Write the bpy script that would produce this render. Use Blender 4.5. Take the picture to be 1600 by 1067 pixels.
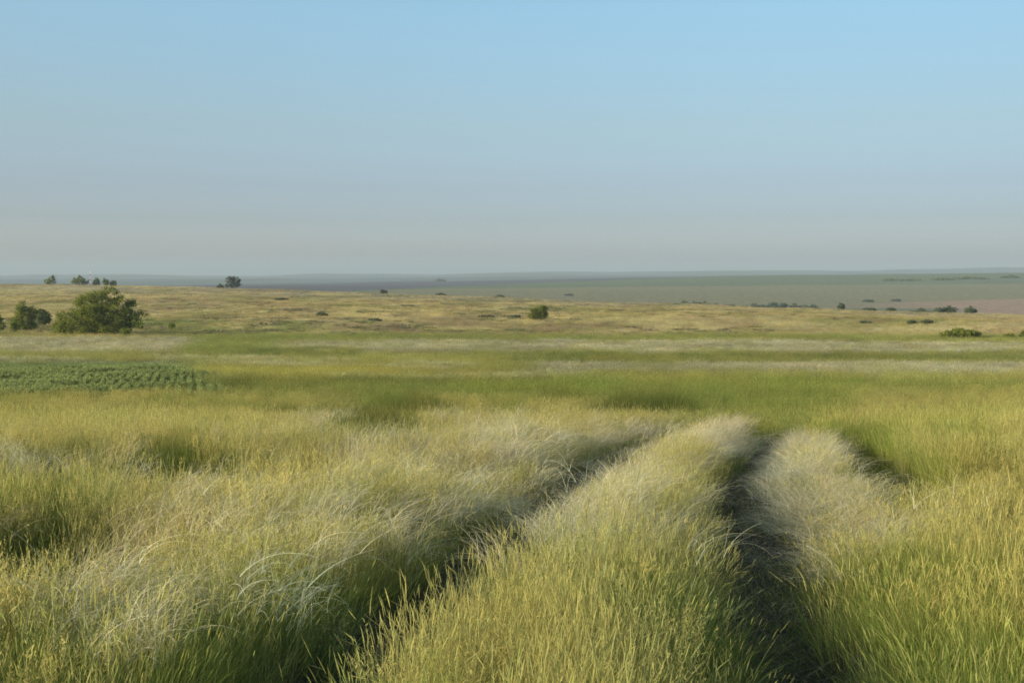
import bpy, math, random
import numpy as np

rng = np.random.default_rng(7)
random.seed(7)
R = math.radians
PI = math.pi
for o in list(bpy.data.objects):
    bpy.data.objects.remove(o)
scene = bpy.context.scene
COL = scene.collection

# ------------------------------------------------------------------ camera
F = 1778.0                       # focal length in photo pixels (1600 wide)
CAMZ = 1.5
HOR = 428.0
PITCH = math.atan((533.5 - HOR) / F)
cam_d = bpy.data.cameras.new('camera')
cam = bpy.data.objects.new('camera', cam_d)
COL.objects.link(cam)
cam_d.sensor_width = 36.0
cam_d.lens = F / 1600 * 36
cam_d.clip_start = 0.05
cam_d.clip_end = 40000
cam.location = (0, 0, CAMZ)
cam.rotation_euler = (R(90) - PITCH, 0, 0)
scene.camera = cam
CP, SP = math.cos(PITCH), math.sin(PITCH)


def project(X, Y, Z):
    """world -> photo pixel"""
    z = Z - CAMZ
    f = Y * CP - z * SP
    u = Y * SP + z * CP
    f = np.maximum(f, 0.05)
    return 800 + F * X / f, 533.5 - F * u / f


def ray(px, py):
    a, b = (px - 800) / F, (533.5 - py) / F
    d = np.array([a, CP + b * SP, -SP + b * CP])
    return d / d[1]               # per metre of depth


# ------------------------------------------------------------------ noise
def _hash(ix, iy, seed):
    h = (ix.astype(np.int64) * 374761393 + iy.astype(np.int64) * 668265263 + seed * 1274126177) & 0xFFFFFFFF
    h = ((h ^ (h >> 13)) * 1274126177) & 0xFFFFFFFF
    h = (h ^ (h >> 16)) & 0xFFFFFFFF
    return h / 4294967295.0


def vnoise(x, y, seed=0):
    x = np.asarray(x, float); y = np.asarray(y, float)
    ix = np.floor(x); iy = np.floor(y)
    fx = x - ix; fy = y - iy
    fx = fx * fx * fx * (fx * (fx * 6 - 15) + 10); fy = fy * fy * fy * (fy * (fy * 6 - 15) + 10)
    a = _hash(ix, iy, seed); b = _hash(ix + 1, iy, seed)
    c = _hash(ix, iy + 1, seed); d = _hash(ix + 1, iy + 1, seed)
    return (a + (b - a) * fx) * (1 - fy) + (c + (d - c) * fx) * fy


def fbm(x, y, seed=0, n=3):
    s = 0; a = 0.5; t = 0
    for k in range(n):
        s = s + a * vnoise(x * 2 ** k, y * 2 ** k, seed + 17 * k); t += a; a *= 0.55
    return s / t


def sstep(a, b, x):
    t = np.clip((x - a) / (b - a), 0, 1)
    return t * t * (3 - 2 * t)


def band(x, a, b, s):
    return sstep(a - s, a + s, x) * (1 - sstep(b - s, b + s, x))


# ------------------------------------------------------------------ terrain heights
PX = np.array([-400, 0, 200, 400, 600, 800, 1000, 1200, 1400, 1600, 2000.])
CREST = np.array([440, 444, 447.5, 452, 459.5, 466.5, 474, 480.5, 487.5, 494, 502.])
CRD = np.array([850, 800, 760, 720, 680, 640, 590, 540, 480, 430, 400.])
RIDGE2 = np.array([450, 449, 447.5, 444.5, 441, 437.5, 434, 431, 428.5, 426, 424.])
FAR5 = np.array([437, 437, 436, 436, 434, 432, 431, 429.5, 428, 427, 426.])
PXH = np.array([-400, 0, 60, 110, 190, 300, 400, 460, 505, 560, 640, 760, 850, 960, 1060, 1140, 1230, 1330, 1480, 1540, 1600, 2000.])
HILL = np.array([430, 430.5, 428.3, 429, 428.6, 430.5, 430.8, 429, 427, 428, 428.5, 427, 424.2, 424.6, 423.4, 423.6, 421.8, 423.0, 420.0, 417.6, 417, 417.])
NEAR_Y = np.array([-40, -10, 0, 3, 5, 8, 12, 16, 20, 25, 30, 36, 45, 55, 75, 100, 130, 170, 210, 235.])
NEAR_Z = np.array([1.2, .25, 0, -.05, -.09, -.27, -.58, -.98, -1.44, -2.12, -2.80, -3.42, -4.0, -4.55, -5.6, -7.0, -8.3, -9.65, -10.6, -11.1])
TU = np.linspace(-0.72, 0.72, 145)
TL = np.linspace(math.log(235 * 0.9), math.log(12000), 520)


def _table():
    T = np.zeros((len(TU), len(TL)))
    y0 = HOR - F * (NEAR_Z[-1] - CAMZ) / 235.0
    for i, u in enumerate(TU):
        p = 800 + u * F
        yc = np.interp(p, PX, CREST); dc = np.interp(p, PX, CRD)
        y2 = np.interp(p, PX, RIDGE2); y5 = np.interp(p, PX, FAR5)
        hl = np.interp(p, PXH, HILL); hl = hl + .45 * math.sin(p * .021) + .35 * math.sin(p * .047 + 1)
        k = [(235, y0), (dc * .55, y0 + (yc - y0) * .66), (dc * .8, y0 + (yc - y0) * .88), (dc * .93, yc + .6), (dc, yc), (dc * 1.12, yc + 2.4),
             (dc * 1.35, yc + 5), (1150, max(yc + 4, y2 + 6)),
             (1500, max(y2 + (yc - y2) * .62, y2 + 3.4)), (2000, y2 + max((yc - y2) * .3, 2)), (2450, y2 + max((yc - y2) * .08, .6)), (2750, y2),
             (3200, y2 + 1.6), (3900, max(y5, y2) + 2.6), (5200, y5), (5700, y5 + .9), (6600, y5 + .8),
             (7600, hl + 1.4), (8600, hl), (9500, hl + 2.5), (12500, hl + 4)]
        kd = np.log([a for a, b in k]); ky = [b for a, b in k]
        yy = np.interp(TL, kd, ky)
        near = np.interp(np.exp(TL), NEAR_Y, NEAR_Z)
        z = -(yy - HOR) / F * np.exp(TL) + CAMZ
        T[i] = np.where(np.exp(TL) < 235, near, z)
    g = np.exp(-np.linspace(-2, 2, 7) ** 2); g /= g.sum()
    P = np.pad(T, ((0, 0), (3, 3)), mode='edge')
    T = sum(P[:, k:k + T.shape[1]] * g[k] for k in range(7))
    P = np.pad(T, ((3, 3), (0, 0)), mode='edge')
    return sum(P[k:k + T.shape[0], :] * g[k] for k in range(7))


TAB = _table()
_ny = np.linspace(-40, 240, 1121)
_nz = np.interp(_ny, NEAR_Y, NEAR_Z)
for _ in range(3):                                  # round the corners of the profile
    _p = np.pad(_nz, 6, mode='edge'); _nz = np.convolve(_p, np.ones(13) / 13, 'valid')


def base_h(X, Y):
    X = np.asarray(X, float); Y = np.asarray(Y, float)
    zn = np.interp(Y, _ny, _nz)
    u = np.clip(X / (Y + 6.0 * np.exp(-np.maximum(Y, 0) / 300)).clip(1), TU[0], TU[-1] - 1e-6)
    l = np.clip(np.log(np.maximum(Y, 1)), TL[0], TL[-1] - 1e-6)
    fi = (u - TU[0]) / (TU[1] - TU[0]); fj = (l - TL[0]) / (TL[1] - TL[0])
    i = np.floor(fi).astype(int).clip(0, len(TU) - 2); j = np.floor(fj).astype(int).clip(0, len(TL) - 2)
    fi = fi - i; fj = fj - j
    zf = (TAB[i, j] * (1 - fi) + TAB[i + 1, j] * fi) * (1 - fj) + (TAB[i, j + 1] * (1 - fi) + TAB[i + 1, j + 1] * fi) * fj
    w = sstep(220, 250, Y)
    return zn * (1 - w) + zf * w


def depth_of(py, canopy=0.0):
    """depth at which the plain near slope meets photo row py"""
    ys = np.linspace(2, 230, 4000)
    _, r = project(0 * ys, ys, np.interp(ys, _ny, _nz) + canopy)
    k = np.argmax(r <= py)
    return ys[k]


def rut_line(pts, canopy=0.0):
    P = []
    for px, py in pts:
        Y = depth_of(py, canopy)
        z = np.interp(Y, _ny, _nz) + canopy
        f = Y * CP - (z - CAMZ) * SP
        P.append(((px - 800) / F * f, Y))
    return P


RUT_L = rut_line([(440, 1150), (545, 1060), (655, 970), (742, 908), (798, 855), (852, 805), (905, 762), (958, 728), (1015, 705), (1065, 690)])
RUT_R = rut_line([(1285, 1150), (1248, 1060), (1208, 965), (1178, 885), (1160, 805), (1162, 752), (1188, 722), (1216, 701)])
RUT_3 = rut_line([(1560, 980), (1470, 860), (1405, 780), (1350, 725), (1325, 702)])
for L, add in ((RUT_L, [(27, 5.6), (34, 10), (45, 16)]), (RUT_R, [(20, 4.9), (27, 7.2), (34, 10), (45, 15)])):
    for y, x in add:
        L.append((x, y))
_ry = np.linspace(-2, 45, 471)


def rut_x(L):
    P = sorted([(y, x) for x, y in L])
    y = np.array([a for a, b in P]); x = np.array([b for a, b in P])
    v = np.interp(_ry, y, x)
    lo = _ry < y[0]
    v[lo] = x[0] + (x[1] - x[0]) / (y[1] - y[0]) * (_ry[lo] - y[0])
    for _ in range(2):
        p = np.pad(v, 7, mode='reflect', reflect_type='odd'); v = np.convolve(p, np.ones(15) / 15, 'valid')
    return v


RX = [rut_x(RUT_L), rut_x(RUT_R), rut_x(RUT_3)]
RG = [np.gradient(v, _ry) for v in RX]


def rut_d(X, Y, k):
    """signed distance from rut k (positive = to its right)"""
    x = np.interp(Y, _ry, RX[k]); g = np.interp(Y, _ry, RG[k])
    return (X - x) / np.sqrt(1 + g * g)


RW = (0.26, 0.24, 0.30)
RUT3_ON = (9.2, 16)


def rut_mask(X, Y, k, w=None):
    w = w or RW[k]
    d = np.abs(rut_d(X, Y, k) + 0.05 * (vnoise(X * 0 + 3.1 * k, Y * 1.7, 5) - .5))
    m = 1 - sstep(w * .6, w * 1.7, d)
    if k == 2:
        m = m * band(Y, RUT3_ON[0], RUT3_ON[1], 1.5)
    else:
        m = m * (1 - (sstep(22, 27, Y) if k == 0 else sstep(14.5, 17, Y)))
    return m


PITS = []                                           # small hollows (X, Y, radius x, radius y, depth)
for px, py, rx, ry, dp in ((590, 690, 1.7, 2.4, .45), (985, 655, 1.6, 2.2, .6), (1045, 656, 1.4, 2.0, .6), (470, 665, 2.0, 2.5, .35),
                           (150, 760, 3.2, 1.2, .28), (60, 900, .8, .8, .2), (690, 655, 2.2, 3, .35)):
    Y = depth_of(py, .1); PITS.append(((px - 800) / F * Y, Y, rx, ry, dp))


def pit_mask(X, Y):
    m = 0
    for x, y, rx, ry, dp in PITS:
        m = np.maximum(m, np.exp(-(((X - x) / rx) ** 2 + ((Y - y) / ry) ** 2)) * dp / .45)
    return m


def height(X, Y):
    z = base_h(X, Y)
    z = z + 0.10 * (fbm(X * .55, Y * .55, 11) - .5) * (1 - sstep(60, 120, Y))
    z = z + 0.45 * (fbm(X * .09, Y * .09, 12, 2) - .5) * sstep(18, 60, Y) * (1 - sstep(170, 230, Y))
    pl = sstep(240, 340, Y) * (1 - sstep(900, 1100, Y))
    z = z + 2.0 * (fbm(X * .03, Y * .03, 13, 3) - .5) * pl + 1.5 * (fbm(X * .011, Y * .011, 14, 2) - .5) * pl
    z = z + 5 * (fbm(X * .0035, Y * .0035, 15, 3) - .5) * sstep(1100, 1800, Y)
    for k, dep in enumerate((.15, .17, .20)):
        z = z - dep * rut_mask(X, Y, k)
    z = z - 0.6 * pit_mask(X, Y)
    return z


def hit(px, py, far=11000, start=2.5):
    """first point of the land on the ray through a photo pixel"""
    d = ray(px, py)
    Ys = np.exp(np.linspace(math.log(start), math.log(far), 6000))
    zr = CAMZ + d[2] * Ys
    zt = height(d[0] * Ys, Ys)
    k = np.argmax(zt >= zr)
    if zt[k] < zr[k]:
        k = np.argmin(zr - zt)
    return d[0] * Ys[k], Ys[k], float(zt[k])


# ------------------------------------------------------------------ the pattern of the land: what grows where
C_TAN = np.array((.40, .338, .145)); C_GREYTAN = np.array((.30, .265, .165)); C_GOLD = np.array((.37, .335, .092))
C_PALE = np.array((.375, .35, .215)); C_GREEN = np.array((.215, .236, .066)); C_DEEP = np.array((.075, .12, .028))
C_OLIVE = np.array((.29, .28, .085)); C_RED = np.array((.26, .185, .10)); C_CROP = np.array((.245, .285, .10))
C_VIOLET = np.array((.13, .125, .125)); C_FGREEN = np.array((.145, .175, .09)); C_FTAN = np.array((.225, .208, .108))
C_FRED = np.array((.35, .235, .15)); C_FAR = np.array((.11, .135, .115)); C_SOIL = np.array((.060, .050, .038))


def mix(a, b, w):
    return a + (np.asarray(b) - a) * np.asarray(w)[..., None]


def paint(X, Y, Z=None):
    """land cover at a point of the land: colour, and weights of feather grass / meadow grass / crop"""
    X = np.asarray(X, float); Y = np.asarray(Y, float)
    if Z is None:
        Z = height(X, Y)
    lift = np.interp(Y, [10, 40, 230, 400], [.25, .4, .4, .2])
    px, py = project(X, Y, Z + lift)
    n1 = fbm(X * .045, Y * .02, 21) - .5
    n2 = fbm(X * .3, Y * .12, 22) - .5
    n3 = fbm(X * .012, Y * .006, 23) - .5
    n4 = fbm(X * .11, Y * .055, 25) - .5
    wy = py + 8 * n3 + 6.0 * n1 + 7.0 * n4 * sstep(515, 545, py) + 3.0 * n2 * sstep(520, 560, py) + (sstep(560, 700, py) * 14) * (fbm(X * .25, Y * .12, 24) - .5)
    wx = px + 60 * n1 + 40 * n2
    c = np.zeros(X.shape + (3,)) + C_OLIVE
    S = np.zeros(X.shape); M = np.zeros(X.shape); B = np.zeros(X.shape)
    far = sstep(900, 1000, Y)
    near = 1 - sstep(40, 60, Y)
    # steppe plateau
    st = band(wy, 300, 524, 2) * (1 - far)
    c = mix(c, C_TAN, st)
    c = mix(c, C_GREYTAN, st * (1 - sstep(450, 468, wy + (px - 300) * -.03)) * .8)
    fn = fbm(X * .05, Y * .03, 27)
    c = mix(c, C_OLIVE * .75, st * sstep(.54, .66, fn) * .7)
    c = mix(c, C_RED * 1.05, st * sstep(.52, .66, fbm(X * .06, Y * .03, 127)) * .42)
    c = mix(c, np.array((.46, .37, .15)), st * sstep(.55, .7, fbm(X * .03, Y * .045, 28)) * .6)
    rd = band(wx, 520, 1010, 40) * band(wy, 505, 520, 4) + band(wx, 930, 1260, 40) * band(wy, 513, 525, 3)
    c = mix(c, C_RED, np.clip(rd, 0, 1) * st * .6 * sstep(.35, .6, fbm(X * .2, Y * .1, 29)))
    gl = band(wx, -400, 520, 50) * band(wy, 497, 524, 5) * sstep(.38, .55, fbm(X * .08, Y * .04, 30))
    c = mix(c, C_GREEN * .95, gl * st * .75); M = np.maximum(M, gl * st * .6)
    # strip of green in front of it
    g = band(wy, 522, 530, 1.6) * band(wx, 280, 2600, 40)
    c = mix(c, C_GREEN * 1.15, g * .8); M = np.maximum(M, g * .8)
    g = band(wx, 270, 440, 30) * band(wy, 524, 551, 3)
    c = mix(c, C_GREEN * 1.15, g * .9); M = np.maximum(M, g * .9)
    # pale belts of feather grass
    p = band(wx, -900, 285, 25) * band(wy, 526, 549, 2)
    p = p + band(wx, 440, 900, 40) * band(wy, 531, 549, 3) * .9 + band(wx, 850, 2600, 40) * band(wy - (px - 850) * .006, 530, 546, 2.5)
    p = np.clip(p, 0, 1); c = mix(c, C_PALE * .93, p * .92); S = np.maximum(S, p)
    o = band(wy, 549, 567, 2) * band(wx, -900, 820, 60)
    c = mix(c, C_OLIVE, o * .8)
    g = band(wy, 549, 565, 2) * band(wx, 800, 2600, 50) + band(wx, 400, 560, 30) * band(wy, 543, 556, 2)
    g = np.clip(g * (.55 + .9 * sstep(.4, .6, fbm(X * .12, Y * .05, 31))), 0, 1)
    c = mix(c, C_GREEN * .9, g * .95); M = np.maximum(M, g)
    for (xa, ya, xb, yb, wd) in ((-300, 549, 290, 566, 2.4), (250, 557, 560, 563, 1.8), (300, 568, 700, 576, 2.2), (520, 588, 900, 584, 2.4), (640, 566, 740, 572, 2.2)):
        yl = ya + (wx - xa) / (xb - xa) * (yb - ya)
        p = band(wx, xa, xb, 25) * band(wy, yl - wd, yl + wd, 1.6)
        c = mix(c, C_PALE, p * .85); S = np.maximum(S, p)
    p = band(wx, 830, 2600, 50) * band(wy, 566, 581, 2)
    c = mix(c, C_PALE * .85, p * .9); S = np.maximum(S, p * .9)
    gd = band(wx, 240, 640, 60) * band(wy, 576, 593, 3)
    c = mix(c, C_GOLD, gd * .75)
    # green hollow beyond the brow
    yg = band(wx, 560, 2600, 60) * band(wy, 583, 598, 3)
    c = mix(c, C_OLIVE * 1.05, yg * .7)
    g = band(wx, 330, 1330, 80) * band(wy, 590, 641, 5) * (1 - band(wx, 640, 940, 40) * sstep(612, 622, wy)) * (1 - band(wx, -900, 540, 60) * sstep(606, 616, wy) * .8)
    g = g + band(wx, 1050, 1330, 60) * band(wy, 590, 668, 5) + band(wx, 1300, 2000, 60) * band(wy, 594, 606, 4) * .8
    g = np.clip(g, 0, 1); c = mix(c, np.array((.20, .245, .052)), g * .9); M = np.maximum(M, g)
    g = band(wx, 1330, 2600, 100) * band(wy, 604, 640, 5)
    c = mix(c, C_GOLD * .8 + C_GREEN * .2, g * .7)
    # crop at the left
    b = band(px + 110 * n2 + 60 * n4, -900, 318, 30) * band(py + 6 * n2, 560, 611, 3)
    g = band(px, 250, 700, 60) * band(py + 8 * n4, 586, 612, 5); c = mix(c, C_GREEN * .9, g * .8); M = np.maximum(M, g * .8)
    c = mix(c, C_CROP, b); B = np.maximum(B, b); S = S * (1 - b); M = M * (1 - b)
    # near field: golden, with greener and paler patches
    nf = sstep(606, 618, wy) * (1 - M) * (1 - B)
    c = mix(c, C_GOLD * .9, nf * .85)
    gr = nf * sstep(.50, .62, fbm(X * .33 + 5, Y * .22, 33))
    gr = np.maximum(gr, np.maximum(sstep(.12, .4, pit_mask(X, Y)), rut_mask(X, Y, 2, .6) * (rut_d(X, Y, 2) > -.2)))
    gr = np.maximum(gr, near * ((rut_d(X, Y, 1) > .1) & (rut_d(X, Y, 1) < .9)) * (1 - sstep(5.5, 7.5, Y)))
    gr = np.maximum(gr, near * band(wx, 1430, 2600, 60) * sstep(760, 900, py) * .6)
    gr = np.maximum(gr, near * band(px, -900, 70, 50) * band(py, 780, 900, 30) * .8)
    c = mix(c, C_GREEN, gr * .8); M = np.maximum(M, gr * .85)
    # feather grass by the ruts and in drifts
    dl, dr, d3 = rut_d(X, Y, 0), rut_d(X, Y, 1), rut_d(X, Y, 2)
    lim = (1 - sstep(17.5, 21.5, Y))
    inter = ((dl > 0) & (dr < 0)).astype(float)
    s = np.exp(-np.maximum(0, np.abs(dl + .1) - .25) / .45) * sstep(5, 8, Y) * np.where(dl < 0, .6, 1)
    s = np.maximum(s, inter * sstep(9, 14, Y) * .95)
    s = np.maximum(s, inter * (1 - sstep(.35, 1.15, dl)) * .95 * sstep(4.8, 6.8, Y))
    s = np.maximum(s, (dr > 0) * (1 - sstep(.6, 1.25, dr)) * sstep(5.2, 7.5, Y) * (1 - sstep(14.5, 17, Y)) * .95)
    s = np.maximum(s, (dl < 0) * (1 - sstep(.4, 1.3 + .05 * Y, -dl)) * sstep(7.5, 13, Y) * .5)
    s = s * lim * (1 - .95 * ((d3 > -.28) & (d3 < .8) & (Y > 7.5) & (Y < 17)))
    dr_ = np.exp(-((px - 430) / 230) ** 2 - ((py - 850) / 75) ** 2) * .32 + np.exp(-((px - 790) / 230) ** 2 - ((py - 715) / 40) ** 2) * .6 \
        + np.exp(-((px - 150) / 90) ** 2 - ((py - 970) / 40) ** 2) * .55 + np.exp(-((px - 60) / 160) ** 2 - ((py - 735) / 25) ** 2) * .6 \
        + np.exp(-((px - 560) / 70) ** 2 - ((py - 665) / 12) ** 2) * .6
    s = np.maximum(s, dr_ * near * (.5 + 1.0 * fbm(X * 1.2, Y * 1.2, 35)))
    s = np.clip(s * (.8 + .4 * fbm(X * .9, Y * .9, 36)), 0, 1) * near
    c = mix(c, C_PALE * .95, s * .55); S = np.maximum(S * (1 - near), s); M = M * (1 - s * .85)
    # second landscape
    if far.max() > 0:
        y2 = np.interp(px, PX, RIDGE2); yc = np.interp(px, PX, CREST)
        v = py - y2 + 1.2 * n3
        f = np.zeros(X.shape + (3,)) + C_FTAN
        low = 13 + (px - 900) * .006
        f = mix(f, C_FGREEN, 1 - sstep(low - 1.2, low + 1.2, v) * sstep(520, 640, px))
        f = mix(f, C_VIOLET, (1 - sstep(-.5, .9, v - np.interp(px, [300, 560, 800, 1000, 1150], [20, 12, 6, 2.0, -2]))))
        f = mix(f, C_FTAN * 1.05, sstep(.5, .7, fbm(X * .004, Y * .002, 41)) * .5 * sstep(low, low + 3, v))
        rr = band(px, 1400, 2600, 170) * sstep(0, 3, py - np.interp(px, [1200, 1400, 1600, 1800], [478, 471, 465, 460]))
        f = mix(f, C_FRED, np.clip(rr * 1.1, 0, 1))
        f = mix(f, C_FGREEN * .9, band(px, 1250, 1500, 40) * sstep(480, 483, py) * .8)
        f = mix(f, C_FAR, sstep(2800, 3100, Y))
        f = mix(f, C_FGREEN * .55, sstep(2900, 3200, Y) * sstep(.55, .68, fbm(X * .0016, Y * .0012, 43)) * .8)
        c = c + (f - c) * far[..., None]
    mid = sstep(40, 70, Y) * (1 - sstep(900, 1000, Y))
    k1 = fbm(X * .22, Y * .07, 81) - .5; k2 = fbm(X * .07, Y * .06, 82) - .5
    c = c * (1 + mid * (.55 * k1 + .5 * k2))[..., None]
    c = mix(c, C_GREEN * .85, mid * sstep(.10, .22, k1) * .45 * (Y < 260)); c = mix(c, C_GOLD, mid * sstep(.08, .2, -k1) * .35 * (1 - B) * (Y < 260))
    S = np.clip(S * (1 - mid * sstep(.05, .2, k1)), 0, 1)
    v = 1 + .35 * (fbm(X * .6, Y * .5, 38) - .5)
    return np.clip(c * v[..., None], .01, .9), S, M, B


# ------------------------------------------------------------------ materials
def new_mat(name):
    m = bpy.data.materials.new(name); m.use_nodes = True
    nt = m.node_tree; nt.nodes.clear()
    out = nt.nodes.new('ShaderNodeOutputMaterial')
    return m, nt, out


def node(nt, t, **kw):
    n = nt.nodes.new(t)
    for k, v in kw.items():
        setattr(n, k, v)
    return n


def terrain_mat():
    m, nt, out = new_mat('grassland')
    L = nt.links.new
    at = node(nt, 'ShaderNodeAttribute', attribute_name='cover')
    tc = node(nt, 'ShaderNodeTexCoord')
    n1 = node(nt, 'ShaderNodeTexNoise'); n1.inputs['Scale'].default_value = 1.3; n1.inputs['Detail'].default_value = 6
    n2 = node(nt, 'ShaderNodeTexNoise'); n2.inputs['Scale'].default_value = .12; n2.inputs['Detail'].default_value = 5
    L(tc.outputs['Object'], n1.inputs['Vector']); L(tc.outputs['Object'], n2.inputs['Vector'])
    ad = node(nt, 'ShaderNodeMath', operation='ADD'); L(n1.outputs['Fac'], ad.inputs[0]); L(n2.outputs['Fac'], ad.inputs[1])
    mr = node(nt, 'ShaderNodeMapRange'); L(ad.outputs[0], mr.inputs['Value'])
    mr.inputs['From Min'].default_value = .7; mr.inputs['From Max'].default_value = 1.3
    mr.inputs['To Min'].default_value = .72; mr.inputs['To Max'].default_value = 1.28
    mx = node(nt, 'ShaderNodeVectorMath', operation='SCALE'); L(at.outputs['Color'], mx.inputs[0]); L(mr.outputs[0], mx.inputs['Scale'])
    bp = node(nt, 'ShaderNodeBump'); bp.inputs['Strength'].default_value = .9; bp.inputs['Distance'].default_value = .35
    L(n1.outputs['Fac'], bp.inputs['Height'])
    d = node(nt, 'ShaderNodeBsdfDiffuse'); L(mx.outputs[0], d.inputs['Color']); L(bp.outputs[0], d.inputs['Normal'])
    L(d.outputs[0], out.inputs['Surface'])
    return m


def soil_mat():
    m, nt, out = new_mat('trodden_soil')
    L = nt.links.new
    tc = node(nt, 'ShaderNodeTexCoord')
    n1 = node(nt, 'ShaderNodeTexNoise'); n1.inputs['Scale'].default_value = 9; n1.inputs['Detail'].default_value = 8; n1.inputs['Roughness'].default_value = .7
    L(tc.outputs['Object'], n1.inputs['Vector'])
    r = node(nt, 'ShaderNodeValToRGB'); L(n1.outputs['Fac'], r.inputs[0])
    r.color_ramp.elements[0].position = .3; r.color_ramp.elements[0].color = (.045, .040, .034, 1)
    r.color_ramp.elements[1].position = .75; r.color_ramp.elements[1].color = (.13, .115, .09, 1)
    bp = node(nt, 'ShaderNodeBump'); bp.inputs['Strength'].default_value = .8; bp.inputs['Distance'].default_value = .03
    L(n1.outputs['Fac'], bp.inputs['Height'])
    d = node(nt, 'ShaderNodeBsdfDiffuse'); L(r.outputs[0], d.inputs['Color']); L(bp.outputs[0], d.inputs['Normal'])
    L(d.outputs[0], out.inputs['Surface'])
    return m


def blade_mat(name, trans=.4):
    """leaf / head colours come with each tuft; 'bl' = (head?, random, height along the blade)"""
    m, nt, out = new_mat(name)
    L = nt.links.new
    a1 = node(nt, 'ShaderNodeAttribute', attribute_name='leaf', attribute_type='INSTANCER')
    a2 = node(nt, 'ShaderNodeAttribute', attribute_name='head', attribute_type='INSTANCER')
    b = node(nt, 'ShaderNodeAttribute', attribute_name='bl')
    sp = node(nt, 'ShaderNodeSeparateColor'); L(b.outputs['Color'], sp.inputs[0])
    mx = node(nt, 'ShaderNodeMix', data_type='RGBA'); L(sp.outputs[0], mx.inputs[0]); L(a1.outputs['Color'], mx.inputs[6]); L(a2.outputs['Color'], mx.inputs[7])
    mr = node(nt, 'ShaderNodeMapRange'); L(sp.outputs[1], mr.inputs['Value']); mr.inputs['To Min'].default_value = .65; mr.inputs['To Max'].default_value = 1.35
    sc = node(nt, 'ShaderNodeVectorMath', operation='SCALE'); L(mx.outputs[2], sc.inputs[0]); L(mr.outputs[0], sc.inputs['Scale'])
    d = node(nt, 'ShaderNodeBsdfDiffuse'); t = node(nt, 'ShaderNodeBsdfTranslucent')
    L(sc.outputs[0], d.inputs['Color']); L(sc.outputs[0], t.inputs['Color'])
    ms = node(nt, 'ShaderNodeMixShader'); ms.inputs[0].default_value = trans
    L(d.outputs[0], ms.inputs[1]); L(t.outputs[0], ms.inputs[2])
    L(ms.outputs[0], out.inputs['Surface'])
    return m


def leaf_mat(name, a, b, trans=.45):
    m, nt, out = new_mat(name)
    L = nt.links.new
    at = node(nt, 'ShaderNodeAttribute', attribute_name='bl')
    sp = node(nt, 'ShaderNodeSeparateColor'); L(at.outputs['Color'], sp.inputs[0])
    mx = node(nt, 'ShaderNodeMix', data_type='RGBA'); L(sp.outputs[1], mx.inputs[0])
    mx.inputs[6].default_value = (*a, 1); mx.inputs[7].default_value = (*b, 1)
    d = node(nt, 'ShaderNodeBsdfDiffuse'); t = node(nt, 'ShaderNodeBsdfTranslucent')
    L(mx.outputs[2], d.inputs['Color']); L(mx.outputs[2], t.inputs['Color'])
    ms = node(nt, 'ShaderNodeMixShader'); ms.inputs[0].default_value = trans
    L(d.outputs[0], ms.inputs[1]); L(t.outputs[0], ms.inputs[2]); L(ms.outputs[0], out.inputs['Surface'])
    return m


def plain_mat(name, col, rough=.8, noise=0.0, scale=4):
    m, nt, out = new_mat(name)
    L = nt.links.new
    p = node(nt, 'ShaderNodeBsdfPrincipled'); p.inputs['Roughness'].default_value = rough
    n1 = node(nt, 'ShaderNodeTexNoise'); n1.inputs['Scale'].default_value = scale
    tc = node(nt, 'ShaderNodeTexCoord'); L(tc.outputs['Object'], n1.inputs['Vector'])
    r = node(nt, 'ShaderNodeValToRGB'); L(n1.outputs['Fac'], r.inputs[0])
    r.color_ramp.elements[0].color = tuple(c * (1 - noise) for c in col) + (1,)
    r.color_ramp.elements[1].color = tuple(c * (1 + noise) for c in col) + (1,)
    L(r.outputs[0], p.inputs['Base Color']); L(p.outputs[0], out.inputs['Surface'])
    return m


M_TERR = terrain_mat(); M_SOIL = soil_mat()
M_BLADE = blade_mat('grass_blade', .5)
M_BARK = plain_mat('bark', (.055, .045, .035), .9, .4, 6)


# ------------------------------------------------------------------ mesh helpers
def mesh_obj(name, V, Fc, mat=None, parent=None, link=True, smooth=False):
    me = bpy.data.meshes.new(name)
    V = np.asarray(V, np.float32); Fc = np.asarray(Fc, np.int32)
    n = Fc.shape[1]
    me.vertices.add(len(V)); me.vertices.foreach_set('co', V.ravel())
    me.loops.add(Fc.size); me.loops.foreach_set('vertex_index', Fc.ravel())
    me.polygons.add(len(Fc)); me.polygons.foreach_set('loop_start', np.arange(0, Fc.size, n, dtype=np.int32))
    me.update(calc_edges=True)
    if smooth:
        me.polygons.foreach_set('use_smooth', np.ones(len(Fc), bool))
    if mat:
        me.materials.append(mat)
    o = bpy.data.objects.new(name, me)
    if link:
        COL.objects.link(o)
    if parent:
        o.parent = parent
    return o


def add_col(o, name, arr):
    a = o.data.attributes.new(name, 'FLOAT_COLOR', 'POINT')
    c = np.ones((len(arr), 4), np.float32); c[:, :3] = arr
    a.data.foreach_set('color', c.ravel())


def tag(o, label=None, cat=None, group=None, kind=None):
    if label: o['label'] = label
    if cat: o['category'] = cat
    if group: o['group'] = group
    if kind: o['kind'] = kind
    return o


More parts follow.
